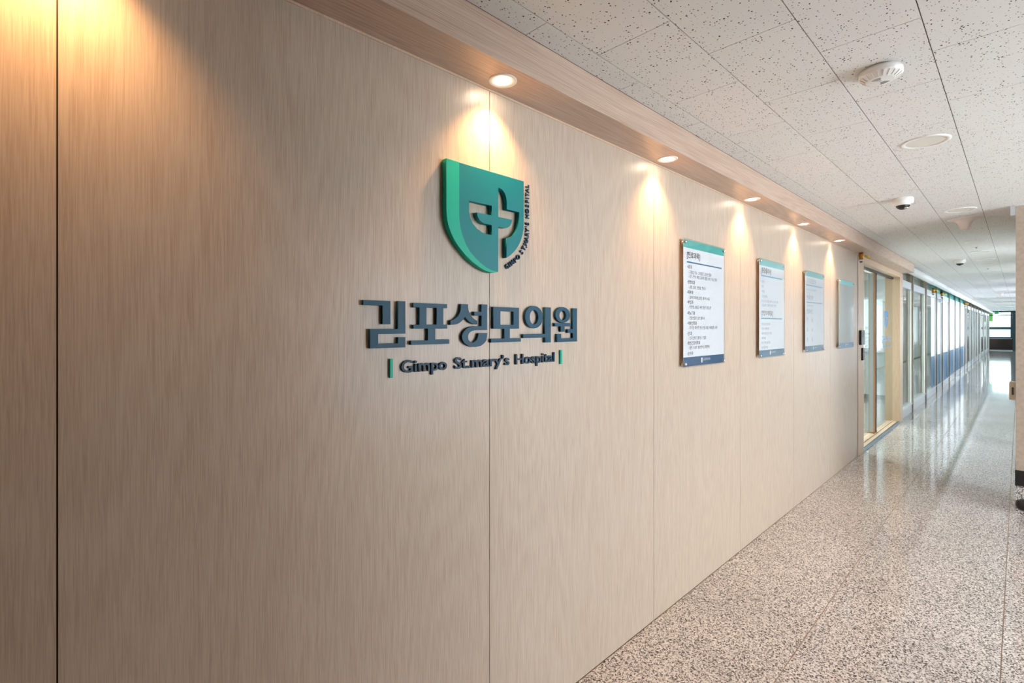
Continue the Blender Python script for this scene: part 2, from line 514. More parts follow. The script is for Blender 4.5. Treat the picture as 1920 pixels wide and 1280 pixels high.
# ================================================================== STRUCTURE
# ------------------------------------------------------------------ floor
floor = struct('floor', 'polished grey-brown granite slab floor with thin brown joints')
MB().box(-3.2, XE + 0.2, YH - 0.2, 5.2, -0.12, -0.0008).build('floor_bed', 'grout', floor)
slab_rows = [(-0.0, -0.632), (-0.632, -1.355), (-1.355, -2.078), (-2.078, -2.8), (-2.8, -3.52), (-3.52, -4.24), (-4.24, YH)]
SL = 0.9
meshes = {}
for ri, (ya, yb) in enumerate(slab_rows):
    x = 1.94 - SL * 5
    while x < XE:
        if ri >= 3 and x > 7.3: break
        key = round(ya - yb, 3)
        if key not in meshes:
            meshes[key] = MB().box(0.0012, SL - 0.0012, -(ya - yb) + 0.0022, -0.0022, -0.03, 0).mesh('granite_slab', 'granite')
        link('granite_slab', meshes[key], floor, (x, ya, 0))
        x += SL
# clinic floor behind the glass
MB().box(7.4, XE, 0.0, 5.1, -0.03, 0.0).build('clinic_floor', 'granite', floor)

# ------------------------------------------------------------------ ceiling
ceiling = struct('ceiling', 'white pinhole mineral-fibre tile ceiling laid in staggered rows')
MB().box(-3.2, XE + 0.2, YH - 0.2, 5.2, ZC + 0.004, ZC + 0.1).build('ceiling_deck', 'tbar', ceiling)
Y1, Q, P_, A_ = -0.2816, 0.3012, 0.5941, 1.5697
def tile_mesh(wd): return MB().box(0.0014, P_ - 0.0014, -wd + 0.0017, -0.0017, 0.0, 0.012).mesh('ceiling_tile', 'tile')
rows = [(YF, Y1, 0.5)] + [(Y1 - Q * i, Y1 - Q * (i + 1), 0.0 if i % 2 == 0 else 0.5) for i in range(16)]
rest = MB()
tm = {}
count = 0
for ri, (ya, yb, off) in enumerate(rows):
    yb = max(yb, YH + 0.002)
    x = A_ + P_ * off - P_ * 8
    while x < XE - 0.3:
        if x > XPB - 0.2 and ya < YR + 0.05: break
        k = round(ya - yb, 4)
        if ri <= 6 and -0.4 < x < 21:
            if k not in tm: tm[k] = tile_mesh(ya - yb)
            link('ceiling_tile', tm[k], ceiling, (x, ya, ZC)); count += 1
        else:
            rest.box(x + 0.0014, x + P_ - 0.0014, yb + 0.0017, ya - 0.0017, ZC, ZC + 0.012)
        x += P_
tag(rest.build('far_ceiling_tiles', 'tile', ceiling), kind='stuff')
MB().box(7.4, XE, 0.02, 5.1, ZC, ZC + 0.012).build('clinic_ceiling', 'plaster', ceiling)
MB().box(10.8, XE, 0.02, YF, ZC, ZC + 0.012).build('ceiling_margin', 'plaster', ceiling)

# ------------------------------------------------------------------ veneer wall
wl = struct('wall_left', 'pale oak veneer panel wall with fine vertical joints')
XW = 7.432
MB().box(-3.2, XW, 0.0035, 0.2, 0.0, ZC).build('wall_core', 'gap', wl)
PW = 1.22
for i in range(-3, 7):
    a = 0.0367 + PW * i; b = min(a + PW, XW)
    if i == -3: a = -3.2
    if b - a < 0.02: continue
    MB().box(a + 0.0016, b - 0.0016, 0.0, 0.012, 0.003, ZS - 0.001).build('veneer_panel', 'veneer', wl)
# slim shadow strip where wall meets soffit
tag(MB().box(-3.2, XW, -0.004, 0.004, ZS - 0.008, ZS - 0.0005).build('trim_1', 'oak_trim'), 'slim pale trim strip along the top of the veneer wall', kind='structure')

# ------------------------------------------------------------------ soffit box
XS1 = 10.70
sof = struct('trim_2', 'oak veneer soffit box running along the top of the wall')
MB().box(-3.2, XS1, YF + 0.002, 0.0, ZS, ZS + 0.015).build('soffit_board', 'veneer_h', sof)
MB().box(-3.2, XS1, YF, YF + 0.018, ZS - 0.0006, ZC).build('fascia_board', 'veneer_h', sof, bevel=0.0015)
MB().box(XS1 - 0.018, XS1, YF + 0.018, 0.0, ZS - 0.0005, ZC).build('end_board', 'veneer_h', sof)

# ------------------------------------------------------------------ hall and corridor shell (mostly out of frame)
def window_wall(name, label, x0, x1, y, th, wins, z0, z1, mat, first, wlabel):
    s = struct(name, label)
    m = MB(); px = x0
    for a, b in wins:
        m.box(px, a, y - th, y, 0, ZC); m.box(a, b, y - th, y, 0, z0); m.box(a, b, y - th, y, z1, ZC); px = b
    m.box(px, x1, y - th, y, 0, ZC); m.build('wall_body', mat, s)
    for k, (a, b) in enumerate(wins):
        wn = struct('window_%d' % (first + k), wlabel)
        f = MB(); t = 0.05
        f.box(a, b, y - th * 0.7, y - th * 0.3, z0, z0 + t).box(a, b, y - th * 0.7, y - th * 0.3, z1 - t, z1)
        for xx in (a, (a + b) / 2 - t / 2, b - t): f.box(xx, xx + t, y - th * 0.69, y - th * 0.31, z0 + t, z1 - t)
        f.build('window_frame', 'sillwhite', wn)
        for xa, xb in ((a + t, (a + b) / 2 - t / 2), ((a + b) / 2 + t / 2, b - t)):
            MB().box(xa, xb, y - th * 0.52, y - th * 0.48, z0 + t, z1 - t).build('pane', 'skyglass', wn)
        MB().box(a - 0.03, b + 0.03, y - 0.02, y + 0.06, z0 - 0.03, z0).build('window_sill', 'sillwhite', wn)
    return s
window_wall('wall_right', 'white plaster hall wall with wide windows', -3.2, XPB, YH, 0.2, HALL_WIN, 0.5, 2.5, 'plaster', 2, 'wide white-framed hall window')
window_wall('wall_corridor', 'white plaster corridor wall with windows', XPB, XE, YR, 0.2, CORR_WIN, 0.6, 2.5, 'plaster', 4, 'white-framed corridor window')
tag(MB().box(-3.4, -3.2, YH - 0.2, 0.2, 0, ZC).build('wall_back', 'veneer'), 'oak veneer wall behind the viewer', kind='structure')
tag(MB().box(1.28, 1.66, YH, -1.92, 0, ZC).build('wall_daylight_block', 'stone'), 'beige pillar wall beside the viewer', kind='structure')  # unseen pillar added to shade the left wall from the hall windows
# pier closing the hall: textured beige face with black base
pier = struct('wall_pier', 'beige textured pier with black band and granite base at the right edge')
MB().box(XP, XPB, YH, -1.394, 0.385, ZC).build('pier_body', 'stone', pier)
MB().box(XP - 0.006, XPB, YH, -1.390, 0.25, 0.385).build('black_skirting', 'black', pier)
MB().box(XP - 0.002, XPB, YH, -1.393, 0.0, 0.25).build('granite_base', 'granite', pier)
MB().box(XP - 0.05, XP - 0.001, -1.392, -1.362, 2.60, ZC - 0.001).build('corner_bead', 'alu', pier)

# ================================================================== WALL THINGS
# ------------------------------------------------------------------ soffit downlights
spots = [(-2.41, 'warm recessed downlight in the soffit at the far left end, out of view'), (-1.19, 'warm recessed downlight in the soffit just left of the view'),  # these two are unseen lamps added to warm the left wall
         (0.03, 'warm recessed downlight in the soffit nearest the viewer'),
         (1.248, 'warm recessed downlight in the soffit above the green shield emblem'),
         (2.475, 'warm recessed downlight in the soffit between emblem and first notice board'),
         (3.690, 'warm recessed downlight in the soffit between first and second notice boards'),
         (4.912, 'warm recessed downlight in the soffit between second and third notice boards'),
         (6.131, 'warm recessed downlight in the soffit nearest the glass door')]
ring_me = MB().lathe([(0.0285, 0.004), (0.030, -0.001), (0.050, -0.004), (0.053, -0.002), (0.053, 0.0005)], cap=False).mesh('trim_ring', 'whitepl')
lens_me = MB().lathe([(0.0285, 0.0005), (0.0285, -0.0006)], seg=32).mesh('lamp_lens', 'led')
for x, lab in spots:
    t = thing('downlight', lab, 'downlight', (x, -0.084, ZS), 'downlights in the soffit')
    link('trim_ring', ring_me, t); link('lamp_lens', lens_me, t)
    d = bpy.data.lights.new('downlight_beam', 'SPOT')
    d.energy = LAMP_W; d.color = (1.0, 0.54, 0.22); d.spot_size = math.radians(108); d.spot_blend = 1.0; d.shadow_soft_size = 0.022
    lo = bpy.data.objects.new('downlight_beam', d); col.objects.link(lo); lo.parent = t; lo.location = (0, 0, -0.012)

# ------------------------------------------------------------------ shield emblem
def arc(cx, cz, rx, rz, a0, a1, n):
    return [(cx + rx * math.cos(math.radians(a0 + (a1 - a0) * i / n)), cz + rz * math.sin(math.radians(a0 + (a1 - a0) * i / n))) for i in range(n + 1)]
emb = thing('shield_emblem', 'green and teal shield emblem with cut-out cross mounted on the veneer wall', 'emblem', (1.23, 0, 2.0))
OX, OZ = 1.23, 2.0
def sh(pts): return [(x - OX, z - OZ) for x, z in pts]
main = [(1.091, 2.221), (1.421, 2.221), (1.421, 2.058)] + arc(1.281, 2.058, 0.140, 0.213, 0, -0.01, 1)[1:1]
main += [(1.420, 2.030), (1.415, 2.006), (1.406, 1.983), (1.394, 1.962), (1.379, 1.943), (1.363, 1.928), (1.345, 1.914), (1.325, 1.903)]
main += [(1.325, 1.980), (1.341, 1.984), (1.357, 1.992), (1.373, 2.005), (1.385, 2.022), (1.392, 2.043), (1.395, 2.066), (1.395, 2.092), (1.326, 2.092),
         (1.326, 2.122), (1.323, 2.137), (1.317, 2.150), (1.308, 2.160), (1.296, 2.166), (1.2815, 2.168), (1.2815, 2.056), (1.355, 2.056),
         (1.353, 2.044), (1.346, 2.032), (1.335, 2.023), (1.320, 2.018), (1.2815, 2.018), (1.2815, 1.845)]
inner = [(1.262, 1.8455), (1.2425, 1.849), (1.218, 1.857), (1.194, 1.869), (1.167, 1.886), (1.1422, 1.906), (1.122, 1.931), (1.107, 1.959), (1.097, 1.985), (1.0925, 2.008), (1.091, 2.035)]
hole = [(1.138, 2.0925), (1.248, 2.0925), (1.248, 2.056), (1.1745, 2.056), (1.1765, 2.044), (1.183, 2.033), (1.193, 2.025), (1.208, 2.0195), (1.248, 2.0193),
        (1.248, 1.982), (1.222, 1.982), (1.198, 1.986), (1.174, 1.997), (1.155, 2.012), (1.1435, 2.031), (1.138, 2.052)]
flat_shape('shield_field', [sh(main + inner), sh(hole)], 0.022, 'teal', emb, back=0.001, bevel=0.0006)
strip = [(1.0335, 2.2215), (1.0905, 2.2212)] + [(x - 0.0006, z) for x, z in reversed(inner)] + [(1.2815, 1.8445), (1.262, 1.8405), (1.240, 1.8395), (1.2153, 1.8434), (1.185, 1.8535), (1.1524, 1.8702),
         (1.121, 1.891), (1.0923, 1.915), (1.071, 1.938), (1.0538, 1.9642), (1.042, 1.989), (1.036, 2.0146), (1.0335, 2.045)]
o = flat_shape('shield_band', [sh(strip)], 0.024, 'green', emb, back=0.001, bevel=0.0006); o['label'] = 'bright green band down the left side of the shield'
chars = "GIMPOST.MARY'SHOSPITAL"
pos = [(1.344, 1.8725), (1.3575, 1.8805), (1.3725, 1.8905), (1.3905, 1.9025), (1.4065, 1.9155), (1.4265, 1.9375), (1.4390, 1.9545), (1.4490, 1.9650), (1.4500, 1.9770), (1.4565, 1.9960), (1.4590, 2.0135),
       (1.4596, 2.0306), (1.4596, 2.0445), (1.4596, 2.0575), (1.4596, 2.0877), (1.4596, 2.1095), (1.4596, 2.1310), (1.4596, 2.1490), (1.4596, 2.1630), (1.4596, 2.1770), (1.4596, 2.1950), (1.4596, 2.2120)]
ang = [31, 33, 36, 40, 44, 52, 58, 61, 67, 76, 82, 87, 89] + [90] * 9
for ch, (px, pz), a in zip(chars, pos, ang):
    cu = bpy.data.curves.new('rim_letter', 'FONT'); cu.body = ch; cu.size = 0.0265; cu.extrude = 0.003; cu.offset = 0.0006; cu.align_x = 'CENTER'; cu.resolution_u = 2
    rad = math.radians(a)
    def fn(me, rad=rad, px=px, pz=pz):
        me.transform(Matrix.Translation((px - OX, pz - OZ, 0)) @ Matrix.Rotation(rad, 4, 'Z') @ Matrix.Translation((0, -0.0095, 0)))
    o = bake_curve(cu, 'rim_letter', 'navy2', emb, 0.004, fn)

# ------------------------------------------------------------------ hangul lettering
han = thing('hangul_sign', 'dark teal raised Korean lettering under the shield emblem', 'sign', (1.25, 0, 1.64))
HX, HZ = 1.25, 1.64
def gl(loops, nm='syllable_piece'):
    return flat_shape(nm, [[(x - HX, z - HZ) for x, z in lp] for lp in loops], 0.0125, 'navy', han, back=0.0008, bevel=0.0005)
gl([[(0.7275, 1.7168), (0.8215, 1.7168), (0.8215, 1.642), (0.7932, 1.642), (0.7932, 1.7014), (0.7275, 1.7014)]])
gl([[(0.849, 1.7178), (0.8766, 1.7178), (0.8766, 1.6115), (0.7783, 1.6115), (0.7783, 1.581), (0.849, 1.581), (0.849, 1.5997), (0.8766, 1.5997), (0.8766, 1.5667), (0.7503, 1.5667), (0.7503, 1.6275), (0.849, 1.6275)]])
gl([[(0.9075, 1.714), (1.0458, 1.714), (1.0458, 1.6995), (1.0298, 1.6995), (1.0298, 1.642), (1.0465, 1.642), (1.0465, 1.628), (0.9956, 1.628), (0.9956, 1.5895), (1.0558, 1.5895), (1.0558, 1.574),
      (0.898, 1.574), (0.898, 1.588), (0.9653, 1.588), (0.9653, 1.628), (0.9075, 1.628), (0.9075, 1.641), (0.931, 1.641), (0.931, 1.699), (0.9075, 1.699)],
    [(0.9594, 1.6995), (1.0007, 1.6995), (1.0007, 1.642), (0.9594, 1.642)]])
gl([[(1.1078, 1.7165), (1.1406, 1.7165), (1.1412, 1.705), (1.1435, 1.6926), (1.148, 1.684), (1.155, 1.6749), (1.162, 1.668), (1.1696, 1.663), (1.1844, 1.6558), (1.1844, 1.6425), (1.172, 1.643), (1.1609, 1.6455), (1.152, 1.649), (1.1435, 1.654), (1.135, 1.661), (1.1264, 1.670),
      (1.121, 1.664), (1.1151, 1.658), (1.1090, 1.653), (1.1011, 1.648), (1.092, 1.644), (1.0818, 1.642), (1.0601, 1.641), (1.0601, 1.6566), (1.070, 1.658), (1.0791, 1.6615), (1.088, 1.667), (1.0956, 1.674), (1.101, 1.682), (1.1045, 1.6896), (1.107, 1.702)]])
gl([[(1.2053, 1.7182), (1.2339, 1.7182), (1.2339, 1.6214), (1.182, 1.6214), (1.170, 1.6205), (1.1609, 1.6187), (1.152, 1.6152), (1.1452, 1.6099), (1.1415, 1.603), (1.1406, 1.5965), (1.142, 1.589), (1.1464, 1.583), (1.153, 1.578), (1.162, 1.576), (1.171, 1.578), (1.1784, 1.5824), (1.184, 1.588),
      (1.1873, 1.5958), (1.1895, 1.603), (1.1903, 1.61), (1.2339, 1.61), (1.233, 1.597), (1.2296, 1.5836), (1.223, 1.5755), (1.2143, 1.5688), (1.202, 1.563), (1.1873, 1.5604), (1.174, 1.5592), (1.1609, 1.5602), (1.147, 1.563), (1.1349, 1.5676), (1.125, 1.574), (1.1179, 1.5814), (1.1135, 1.590),
      (1.1123, 1.5992), (1.115, 1.608), (1.1207, 1.6168), (1.129, 1.624), (1.1406, 1.63), (1.154, 1.634), (1.1696, 1.6358), (1.2053, 1.6366), (1.2053, 1.6755), (1.1696, 1.6755), (1.1696, 1.690), (1.2053, 1.690)]])
gl([[(1.265, 1.7105), (1.404, 1.7105), (1.404, 1.6265), (1.3528, 1.6265), (1.3528, 1.5885), (1.4145, 1.5885), (1.4145, 1.574), (1.2531, 1.574), (1.2531, 1.5885), (1.3229, 1.5885), (1.3229, 1.6265), (1.265, 1.6265)],
    [(1.302, 1.6945), (1.3731, 1.6945), (1.3731, 1.6417), (1.302, 1.6417)]])
gl([arc(1.4930, 1.6740, 0.0540, 0.0468, 0, 350, 35), arc(1.4925, 1.6733, 0.0259, 0.0300, 0, 350, 35)])
gl([[(1.5604, 1.7168), (1.5973, 1.7168), (1.5973, 1.567), (1.5604, 1.567), (1.5604, 1.5882), (1.4272, 1.5882), (1.4272, 1.604), (1.5604, 1.604)]])
gl([arc(1.6779, 1.6862, 0.0502, 0.0345, 0, 350, 35), arc(1.6769, 1.6838, 0.0230, 0.0208, 0, 350, 35)])
gl([[(1.6237, 1.6505), (1.7341, 1.6505), (1.7341, 1.6355), (1.6897, 1.6355), (1.6897, 1.6117), (1.6629, 1.6117), (1.6629, 1.6355), (1.6237, 1.6355)]])
gl([[(1.748, 1.7175), (1.778, 1.7175), (1.778, 1.567), (1.6383, 1.567), (1.6383, 1.6028), (1.6663, 1.6028), (1.6663, 1.5826), (1.748, 1.5826), (1.748, 1.6063), (1.7109, 1.6063), (1.7109, 1.6234), (1.748, 1.6234)]])

# ------------------------------------------------------------------ english lettering
eng = thing('english_sign', 'small dark raised English lettering between two green bars under the Korean lettering', 'sign', (0, 0, 0))
for body, x0, x1 in (('Gimpo', 0.8651, 1.0494), ('St.mary\u2019s', 1.0835, 1.3561), ('Hospital', 1.3902, 1.6294)):
    tmp = text('letter', body, x0, 1.4835, 0.0575, 'navy2', None, y=0.0008, depth=0.0075, bold=0.016, width=x1 - x0)
    split_letters(tmp, 'letter', eng, 'navy2')
for a, b in ((0.8228, 0.8330), (1.6660, 1.6785)):
    MB().box(a, b, -0.009, -0.0008, 1.4695, 1.531).build('accent_bar', 'green', eng, bevel=0.0006)

# ------------------------------------------------------------------ notice boards
def standoff(parent, x, z, yf):
    m = MB().cyl(0.0075, (x, -0.001, z), (x, yf + 0.006, z)); s = m.build('standoff', 'chrome', parent)
    MB().lathe([(0.0095, 0.0), (0.0095, -0.004), (0.006, -0.008), (0.0, -0.0085)], (x, yf - 0.0002, z), 'Y', 20).build('standoff_cap', 'chrome', s)
def board(cx, w_, label, pale, blank):
    z0, z1 = 1.388, 2.161
    t = thing('notice_board', label, 'notice board', (cx, 0, z0), 'acrylic notice boards')
    x0, x1 = -w_ / 2, w_ / 2; h = z1 - z0
    yf = -0.033
    MB().box(x0, x1, yf, yf + 0.006, 0, h).build('acrylic_panel', 'frost' if blank else 'acrylic', t, bevel=0.0006)
    yb = -(yf + 0.006) - 0.0015
    pt, pn = ('p_teal_w', 'p_navy_w') if pale else ('p_teal', 'p_navy')  # pale pair has the reflection veil painted into the print
    if not blank:
        MB().box(x0 + 0.012, x1 - 0.004, -yb, -yb + 0.001, 0.006, h - 0.004).build('paper_sheet', 'paper', t)
    ys = 0.0335 if blank else yb + 0.0004
    MB().box(x0 + 0.012, x1 - 0.004, -ys, -ys + 0.0004, h - 0.052, h - 0.004).build('header_strip', pt, t)
    MB().box(x0 + 0.012, x1 - 0.004, -ys, -ys + 0.0004, 0.006, 0.062).build('footer_strip', pn, t)
    cs = [(-0.032, 0.052), (-0.008, 0.052), (-0.008, 0.032), (-0.012, 0.024), (-0.020, 0.018), (-0.028, 0.024), (-0.032, 0.032)]
    flat_shape('footer_shield', [[(x - 0.02, z) for x, z in cs]], 0.0003, 'white_ink', t, back=ys + 0.0001)
    text('footer_name', '김포성모의원', -0.018, 0.034, 0.018, 'white_ink', t, y=ys + 0.0002, bold=0.01)
    for sx in (x0 + 0.022, x1 - 0.022):
        for sz in (0.022, h - 0.022): standoff(t, sx, sz, yf)
    return t, x0, x1, ys + 0.0002

b1, x0, x1, yt = board(3.056, 0.591, 'white notice board with dense dark Korean text, nearest the shield emblem', False, False)
def zz(z): return z - 1.388
text('heading', '[진료과목]', x0 + 0.055, zz(2.052), 0.043, 'ink', b1, y=yt, bold=0.022, width=0.175)
MB().box(x0 + 0.055, x1 - 0.04, -yt, -yt + 0.0003, zz(2.020), zz(2.028)).build('rule', 'p_rule', b1)
lines = [(1.986, 1, '•내 과'), (1.957, 0, '- 고혈압, 당뇨, 고지혈증, 갑상선 질환'), (1.931, 0, '- 감기, 천식, 폐렴, 알러지 질환, 비만, 독감, 통풍'), (1.894, 1, '•정형외과'), (1.866, 0, '- 골절, 염좌, 관절염, 근육통'),
         (1.833, 1, '•피부과'), (1.803, 0, '- 알러지 피부염, 발진, 레이저 시술'), (1.773, 1, '•부인과'), (1.745, 0, '- 방광염, 요실금, 여성 갱년기 증후군'), (1.707, 1, '•비뇨기과'), (1.678, 0, '- 전립선질환, 남성 클리닉'),
         (1.645, 1, '•이비인후과'), (1.619, 0, '- 중이염, 축농증, 편도선염, 비염, 어지럼증, 이명'), (1.583, 1, '•안 과'), (1.556, 0, '- 안구건조증, 결막염, 안질환'), (1.524, 1, '•정신건강의학과'), (1.498, 0, '- 불면, 우울증, 불안장애, 공황장애'), (1.462, 1, '•소아과')]
for z, hd, s_ in lines:
    text('text_line', s_, x0 + (0.058 if hd else 0.075), zz(z), 0.0255 if hd else 0.0225, 'ink', b1, y=yt, bold=0.02 if hd else 0.004, xs=1.0 if hd else 0.92)

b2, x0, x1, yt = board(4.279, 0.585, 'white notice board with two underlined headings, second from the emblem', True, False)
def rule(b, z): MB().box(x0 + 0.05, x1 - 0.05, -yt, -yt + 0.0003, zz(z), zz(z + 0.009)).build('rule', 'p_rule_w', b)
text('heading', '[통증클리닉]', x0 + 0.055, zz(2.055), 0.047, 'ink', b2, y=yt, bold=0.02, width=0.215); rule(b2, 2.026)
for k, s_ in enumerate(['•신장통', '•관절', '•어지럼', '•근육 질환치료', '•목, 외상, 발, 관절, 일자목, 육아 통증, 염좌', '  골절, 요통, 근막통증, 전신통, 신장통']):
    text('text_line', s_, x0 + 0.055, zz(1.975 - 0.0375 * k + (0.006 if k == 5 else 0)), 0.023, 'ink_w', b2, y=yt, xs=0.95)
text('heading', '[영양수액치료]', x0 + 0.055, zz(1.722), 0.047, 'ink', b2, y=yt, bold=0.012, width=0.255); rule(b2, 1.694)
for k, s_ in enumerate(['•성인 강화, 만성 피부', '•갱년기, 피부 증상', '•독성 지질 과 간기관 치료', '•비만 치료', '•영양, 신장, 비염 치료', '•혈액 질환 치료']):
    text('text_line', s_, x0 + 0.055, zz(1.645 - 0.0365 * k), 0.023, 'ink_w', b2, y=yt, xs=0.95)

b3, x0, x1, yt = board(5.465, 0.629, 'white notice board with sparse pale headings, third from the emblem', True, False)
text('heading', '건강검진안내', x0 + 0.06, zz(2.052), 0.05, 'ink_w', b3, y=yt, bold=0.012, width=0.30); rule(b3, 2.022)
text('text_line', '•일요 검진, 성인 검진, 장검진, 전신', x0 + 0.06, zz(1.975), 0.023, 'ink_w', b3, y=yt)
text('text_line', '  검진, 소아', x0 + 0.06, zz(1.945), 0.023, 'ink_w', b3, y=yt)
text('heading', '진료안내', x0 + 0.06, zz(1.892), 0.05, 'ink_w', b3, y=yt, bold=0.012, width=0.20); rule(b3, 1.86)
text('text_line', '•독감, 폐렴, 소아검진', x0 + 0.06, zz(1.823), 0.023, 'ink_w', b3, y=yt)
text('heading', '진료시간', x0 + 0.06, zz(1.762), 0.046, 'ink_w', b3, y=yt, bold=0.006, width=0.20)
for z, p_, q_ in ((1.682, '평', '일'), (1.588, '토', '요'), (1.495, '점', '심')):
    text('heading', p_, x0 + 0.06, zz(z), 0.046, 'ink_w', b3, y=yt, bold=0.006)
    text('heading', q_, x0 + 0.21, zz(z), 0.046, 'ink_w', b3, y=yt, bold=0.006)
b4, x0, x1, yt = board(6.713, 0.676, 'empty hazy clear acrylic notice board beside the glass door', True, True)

# ================================================================== DOOR
door = struct('door_1', 'oak-framed sliding glass entrance door')
XL0, XL1, XR0, XR1, ZH = 7.445, 7.766, 10.56, 10.86, 2.472
m = MB().box(XL0, XL1, -0.004, 0.20, 0.0, ZS).build('door_jamb', 'doorwood', door, bevel=0.002)
MB().box(XR0, XR1, -0.004, 0.20, 0.0, ZS).build('door_jamb', 'doorwood', door, bevel=0.002)
MB().box(XL1, XR0, -0.003, 0.20, ZH, ZS).build('door_head', 'doorwood', door, bevel=0.002)
MB().box(XL1, XR0, 0.03, 0.20, 0.0, 0.02).build('door_sill', 'oak_trim', door)
MB().box(XL1, XR0, -0.006, 0.028, 0.0, 0.024).build('threshold', 'threshold', door, bevel=0.002)
MB().box(XL1, XR0, 0.020, 0.0285, 0.023, 0.026).build('threshold_seal', 'black', door)
MB().box(XL1, XR0, 0.088, 0.094, 0.02, 0.032).build('door_track', 'doorwood', door)
MB().box(XL1, XR0, 0.085, 0.12, ZH - 0.03, ZH).build('track_head', 'black', door)
lf = MB().box(9.16, XR0 - 0.002, 0.098, 0.108, 0.03, ZH - 0.03).build('glass_leaf', 'glass', door)
rf = MB().box(XL1 + 0.002, 9.14, 0.165, 0.175, 0.03, ZH - 0.03).build('glass_leaf', 'glass', door)
MB().box(9.128, 9.16, 0.124, 0.185, 0.026, ZH - 0.03).build('door_stile', 'alu', door)
MB().box(9.128, 9.16, 0.102, 0.1235, 0.026, ZH - 0.03).build('stile_edge', 'copper', door)
MB().box(9.158, 9.172, 0.092, 0.102, 0.026, ZH - 0.03).build('gasket', 'black', door)
MB().box(9.09, 9.19, 0.086, 0.19, 0.018, 0.030).build('floor_guide', 'brass', door)
for s_, z, hh, x, w_ in (('김포성모의원', 1.385, 0.11, 9.62, 0.78), ("Gimpo St.mary's Hospital", 1.30, 0.045, 9.72, 0.60)):
    text('door_lettering', s_, x, z, 0.16, 'blue_ink', door, y=-0.0975, bold=0.01, width=w_, height=hh)
ex, ez, k = 9.86, 1.72, 0.75
o = flat_shape('door_emblem', [[((x - OX) * k * 1.2, (z - OZ) * k) for x, z in (main + inner)], [((x - OX) * k * 1.2, (z - OZ) * k) for x, z in hole]], 0.0004, 'blue_ink', door, back=-0.0975)
o.location = (ex + 0.12, 0, ez)
for kk, s_ in enumerate(['진료시간', '평일 09:00', '토요일 09:00', '점심시간', '일요일', '공휴일 휴진', '031 (진료)']):
    text('door_hours', s_, 8.76, 1.565 - 0.058 * kk + (0.03 if kk == 0 else 0), 0.05, 'grey_ink', door, y=-0.1642, bold=0.01, width=0.34 if kk in (1, 5) else 0.24)

# card reader, push button on the left jamb
r_ = thing('card_reader', 'black wall-mounted card reader on the left door jamb', 'card reader', (7.60, -0.004, 1.49))
MB().box(-0.10, 0.085, -0.026, 0.0, -0.09, 0.095).build('reader_body', 'black', r_, bevel=0.005)
MB().box(-0.07, 0.055, -0.0275, -0.0255, 0.01, 0.075).build('reader_screen', 'darkframe', r_)
r_ = thing('exit_button', 'slim black touch switch below the card reader on the jamb', 'switch', (7.66, -0.004, 1.28))
MB().box(-0.04, 0.045, -0.02, 0.0, -0.08, 0.08).build('switch_body', 'black', r_, bevel=0.004)
MB().box(-0.02, 0.025, -0.0212, -0.0195, 0.02, 0.05).build('switch_plate', 'darkframe', r_)

# brass fittings with yellow levers
def valve(name, label, loc, s=1.0):
    t = thing(name, label, 'sprinkler', loc, 'brass fittings with yellow levers')
    MB().lathe([(0.026 * s, 0.0), (0.026 * s, -0.05 * s), (0.022 * s, -0.055 * s), (0.022 * s, -0.085 * s)], seg=24).build('brass_body', 'brass', t)
    MB().cyl(0.006 * s, (0.02 * s, -0.01, -0.035 * s), (0.085 * s, -0.035 * s, -0.04 * s), 12).build('lever_rod', 'steel', t)
    MB().cyl(0.013 * s, (0.07 * s, -0.03 * s, -0.038 * s), (0.15 * s, -0.055 * s, -0.045 * s), 14).build('lever_grip', 'yellow', t)
    MB().lathe([(0.025 * s, -0.085 * s), (0.025 * s, -0.098 * s), (0.02 * s, -0.108 * s)], seg=24).build('white_cap', 'whitepl', t)
    MB().lathe([(0.018 * s, -0.106 * s), (0.014 * s, -0.118 * s), (0.0, -0.124 * s)], seg=20).build('dark_dome', 'black', t)
    return t
valve('brass_sprinkler', 'brass fitting with yellow lever hanging at the corner of the door frame', (7.33, -0.055, ZS), 1.0)

# ================================================================== GLASS SHOPFRONT
gp = struct('wall_shopfront', 'stainless steel and glass shopfront running down the corridor')
YG = 0.04
ZT0, ZT1 = 2.335, 2.465
posts = [12.12, 14.06, 16.05, 17.35, 19.2, 21.1, 22.95, 25.0, 26.35, 28.6, 30.4, 31.9, 34.0, 36.6, 40.1, 43.5, 46.6]
MB().box(XR1, XE, YG - 0.02, YG + 0.10, 0.0, 0.15).build('plinth', 'plinth', gp)
MB().box(XR1, XE, YG - 0.03, YG + 0.09, 0.15, 0.175).build('bottom_rail', 'alu', gp)
MB().box(XR1, XE, YG - 0.015, YG + 0.085, ZT0, ZT1).build('transom', 'alu', gp)
MB().box(XR1, XE, YG - 0.01, YG + 0.09, ZC - 0.05, ZC).build('head_rail', 'steel', gp)
post_me = MB().box(-0.03, 0.03, -0.042, 0.11, 0.0, ZC).mesh('mullion', 'steel')
edge_me = MB().box(-0.036, -0.0305, -0.014, 0.0095, 0.175, ZT0).mesh('glazing_bead', 'sillwhite')
for x in posts:
    o = link('mullion', post_me, gp, (x, YG, 0)); link('glazing_bead', edge_me, o)
edges = [XR1] + posts
